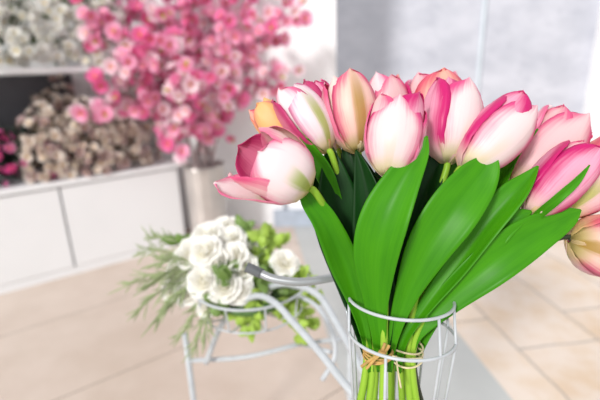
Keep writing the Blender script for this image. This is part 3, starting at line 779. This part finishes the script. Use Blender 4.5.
# ------------------------------------------------------------------ white bouquet
def rose_mesh(name, mat, seed):
    r = random.Random(seed); mb = MB()
    for ring, (n_, R_, H_, fl) in enumerate([(3, .24, .52, -.2), (4, .40, .60, -.05), (5, .58, .62, .12), (6, .78, .52, .40), (7, .95, .36, .75)]):
        for k in range(n_):
            a = 2*PI*k/n_+ring*.7+r.uniform(-.15, .15)
            V = []; UV = []; nr, nc = 6, 7
            for i in range(nr):
                v = i/(nr-1)
                for j in range(nc):
                    u = j/(nc-1)*2-1
                    rad = R_*(.35+.65*math.sin(v*PI/2))+fl*v*v*.22
                    w = (PI/n_*1.45)*(math.sin(PI*min(.12+v*.76, 1))**.5)
                    ph = a+u*w
                    z = H_*v-(.12+.2*max(fl, 0))*(abs(u)**2)*v-.16*ring*.35 - .1*max(fl, 0)*v**3
                    rad *= 1+.04*math.sin(3*u+seed+ring)
                    V.append((rad*math.cos(ph), rad*math.sin(ph), z)); UV.append((u*.5+.5, v))
            mb.add(V, grid_faces(nr, nc), UV)
    lathe(mb, (0, 0, 0), [(0, -.3), (.22, -.22), (.3, -.05), (.12, .1)], 14)
    return mb.mesh(name, [mat])
RW = small_mat('white_rose_petal', (248, 244, 226), (255, 254, 250), .25)
RM = [rose_mesh('rose_bloom', RW, s) for s in (1, 2, 3)]
roses = [  # px, py, depth, radius px, label
 (207, 236, 1.0, 15, 'white rose at the top left of the low bouquet, against the vase foot'),
 (193, 252, .97, 15, 'white rose on the left of the bouquet above the grass'),
 (216, 263, .94, 15, 'white rose in the left middle of the low bouquet'),
 (187, 290, .96, 13, 'lowest white rose at left, among the grass blades'),
 (228, 240, 1.0, 15, 'white rose at top centre of the low bouquet'),
 (248, 246, 1.02, 14, 'white rose at the upper right centre, above the handlebar grip'),
 (204, 280, .93, 15, 'white rose at the lower left, beside the lowest rose'),
 (241, 268, .95, 14, 'white rose just left of the handlebar grip'),
 (239, 290, .93, 12, 'lowest white rose in the middle, under the handlebar grip'),
 (285, 262, .98, 12, 'rightmost white rose, above the handlebar'),
 (262, 256, 1.06, 12, 'white rose behind the handlebar grip'),
 (224, 286, .92, 14, 'white rose low in the middle, between the two lowest roses'),
 (231, 256, .95, 14, 'white rose at the very centre of the low bouquet'),
 (205, 308, .93, 9, 'small white bud hanging under the lower left roses'),
 (258, 290, .97, 11, 'white rose just behind the top of the arched tube'),
 (172, 288, .98, 11, 'white rose furthest left, behind the grass blades'),
 (205, 250, .95, 14, 'white rose at upper left, in front of the rose against the vase foot'),
 (222, 228, 1.08, 13, 'white rose highest at the back of the low bouquet'),
 (178, 268, 1.0, 12, 'white rose half hidden in grass at the left edge of the bouquet'),
 (262, 272, 1.02, 12, 'white rose between the handlebar grip and the rightmost rose'),
 (226, 300, .95, 9, 'small white rose bud low in the bouquet over the arched tube'),
]
RST = flat('rose_stem', (96, 140, 60), .6)
hub = CR_+Vector((0, 0, -.015))
for k, (a, b, d, rr_, lab) in enumerate(roses):
    p = W(a, b, d); s = PX(d, rr_)*1.16
    t = empty('white_rose', hub+Vector((.05*math.cos(k*.9), .05*math.sin(k*.9), 0)), lab, 'rose', 'white roses in the low wire basket')
    nrm = ((p-hub).normalized()*.5+(CAM-p).normalized()*.6+Vector((rnd.gauss(0, .15), 0, .2))).normalized()
    place('bloom', RM[k % 3], t, p, nrm, s)
    mb = MB(); e = p-nrm*s*.25
    tube(mb, [t.location, t.location.lerp(e, .5)+Vector((0, 0, .03)), e], .0025, 6, 6); mb.build('stem', RST, t)
# foliage
LIME = flat('lime_leaf', (190, 222, 96), .5, .08, 20, trans=.3)
OLV = flat('olive_leaf', (128, 160, 80), .5, .08, 20, trans=.2)
GRS = flat('pale_grass', (176, 192, 140), .6, .1, 20, trans=.25)
def sprig(px, py, d, lab, mat, n=16, L=.032, w=.010, droop=.02, name='leafy_sprig', grp='leafy sprigs in the low bouquet'):
    e = W(px, py, d)
    b0 = hub+Vector((rnd.uniform(-.05, .05), rnd.uniform(-.05, .05), 0))
    t = empty(name, b0, lab, 'sprig', grp)
    mid = b0.lerp(e, .55)+Vector((0, 0, droop+.02))
    path = [Vector(p) for p in cr([b0, mid, e], 10)]
    mb = MB(); tube(mb, path, .0015, 5, smooth=False); mb.build('stem', RST, t)
    mb = MB()
    for k in range(n):
        q = path[int(len(path)*(.3+.69*k/n))]
        dd = (e-b0).normalized()*.6+Vector((rnd.gauss(0, .7), rnd.gauss(0, .5), rnd.gauss(0, .6)))
        leaflet(mb, q, dd, L*rnd.uniform(.7, 1.2), w, nrm=(rnd.gauss(0, .3), -1, .4))
    mb.build('leaves', mat, t, thick=.0005)
for a, b, d, lab in [(262, 232, 1.05, 'lime leafy sprig standing up behind the white roses'), (283, 243, 1.05, 'lime leafy sprig above the rightmost white rose'),
                     (305, 283, 1.0, 'lime leafy sprig reaching right under the handlebar'), (318, 305, .98, 'lime sprig trailing beside the inner fender wire'),
                     (300, 335, .98, 'lime sprig hanging lowest on the right, below the basket'), (313, 330, 1.02, 'lime sprig hanging down at the far right of the basket'),
                     (250, 330, .93, 'lime sprig hanging under the arched tube'), (236, 322, .95, 'lime sprig hanging left of the arched tube')]:
    sprig(a, b, d, lab, LIME, n=20, L=.034, w=.011)
for a, b, d, lab in [(178, 243, 1.02, 'olive sprig at the far left top of the low bouquet'), (262, 285, .96, 'olive sprig filling under the handlebar grip'),
                     (280, 288, .98, 'olive sprig under the rightmost white rose'), (228, 282, .92, 'olive sprig between the two middle white roses'),
                     (243, 228, 1.06, 'olive sprig at the top behind the white roses'), (212, 305, .92, 'olive sprig hanging below the lower left roses')]:
    sprig(a, b, d, lab, OLV, n=22, L=.036, w=.012)
gspots = [(140, 252, 1.0), (128, 285, .98), (150, 238, 1.05), (160, 262, .94), (138, 310, .95), (158, 318, .93), (172, 305, .92), (182, 335, .93), (205, 330, .9), (165, 240, 1.08), (196, 345, .93), (150, 285, .92)]
for k, (a, b, d) in enumerate(gspots):
    e = W(a, b, d); b0 = hub+Vector((-.06+rnd.uniform(-.02, .02), rnd.uniform(-.05, .05), 0))
    t = empty('grass_spray', b0, 'fine pale grass spray arching out from the left of the low bouquet', 'grass spray', 'grass sprays in the low bouquet')
    mid = b0.lerp(e, .55)+Vector((0, 0, .05)); path = [Vector(p) for p in cr([b0, mid, e], 12)]
    mb = MB(); tube(mb, path, .0011, 5, smooth=False); mb.build('stem', GRS, t)
    mb = MB()
    for j in range(34):
        q = path[int(len(path)*(.25+.74*j/34))]; dd = (path[-1]-path[len(path)//2]).normalized()+Vector((rnd.gauss(0, .35), rnd.gauss(0, .35), rnd.gauss(0, .35)))
        leaflet(mb, q, dd, rnd.uniform(.03, .055), .0016, nrm=(0, -1, .3))
    mb.build('blades', GRS, t, thick=.0005)

# ------------------------------------------------------------------ light
w = bpy.data.worlds.new('world'); sc.world = w; w.use_nodes = True
bg = w.node_tree.nodes['Background']; bg.inputs[0].default_value = (.98, .985, 1, 1); bg.inputs[1].default_value = .70
def sun(name, direc, e, angle, c):
    l = bpy.data.lights.new(name, 'SUN'); l.energy = e; l.angle = math.radians(angle); l.color = c
    o = bpy.data.objects.new(name, l); col.objects.link(o)
    o.rotation_euler = Vector(direc).to_track_quat('-Z', 'Y').to_euler(); return o
sun('daylight', (.48, .76, -.50), 2.05, 9, (1, .98, .95))
vs = sc.view_settings
vs.view_transform = 'Standard'; vs.look = 'None'; vs.gamma = 1; vs.use_curve_mapping = False; vs.exposure = .35
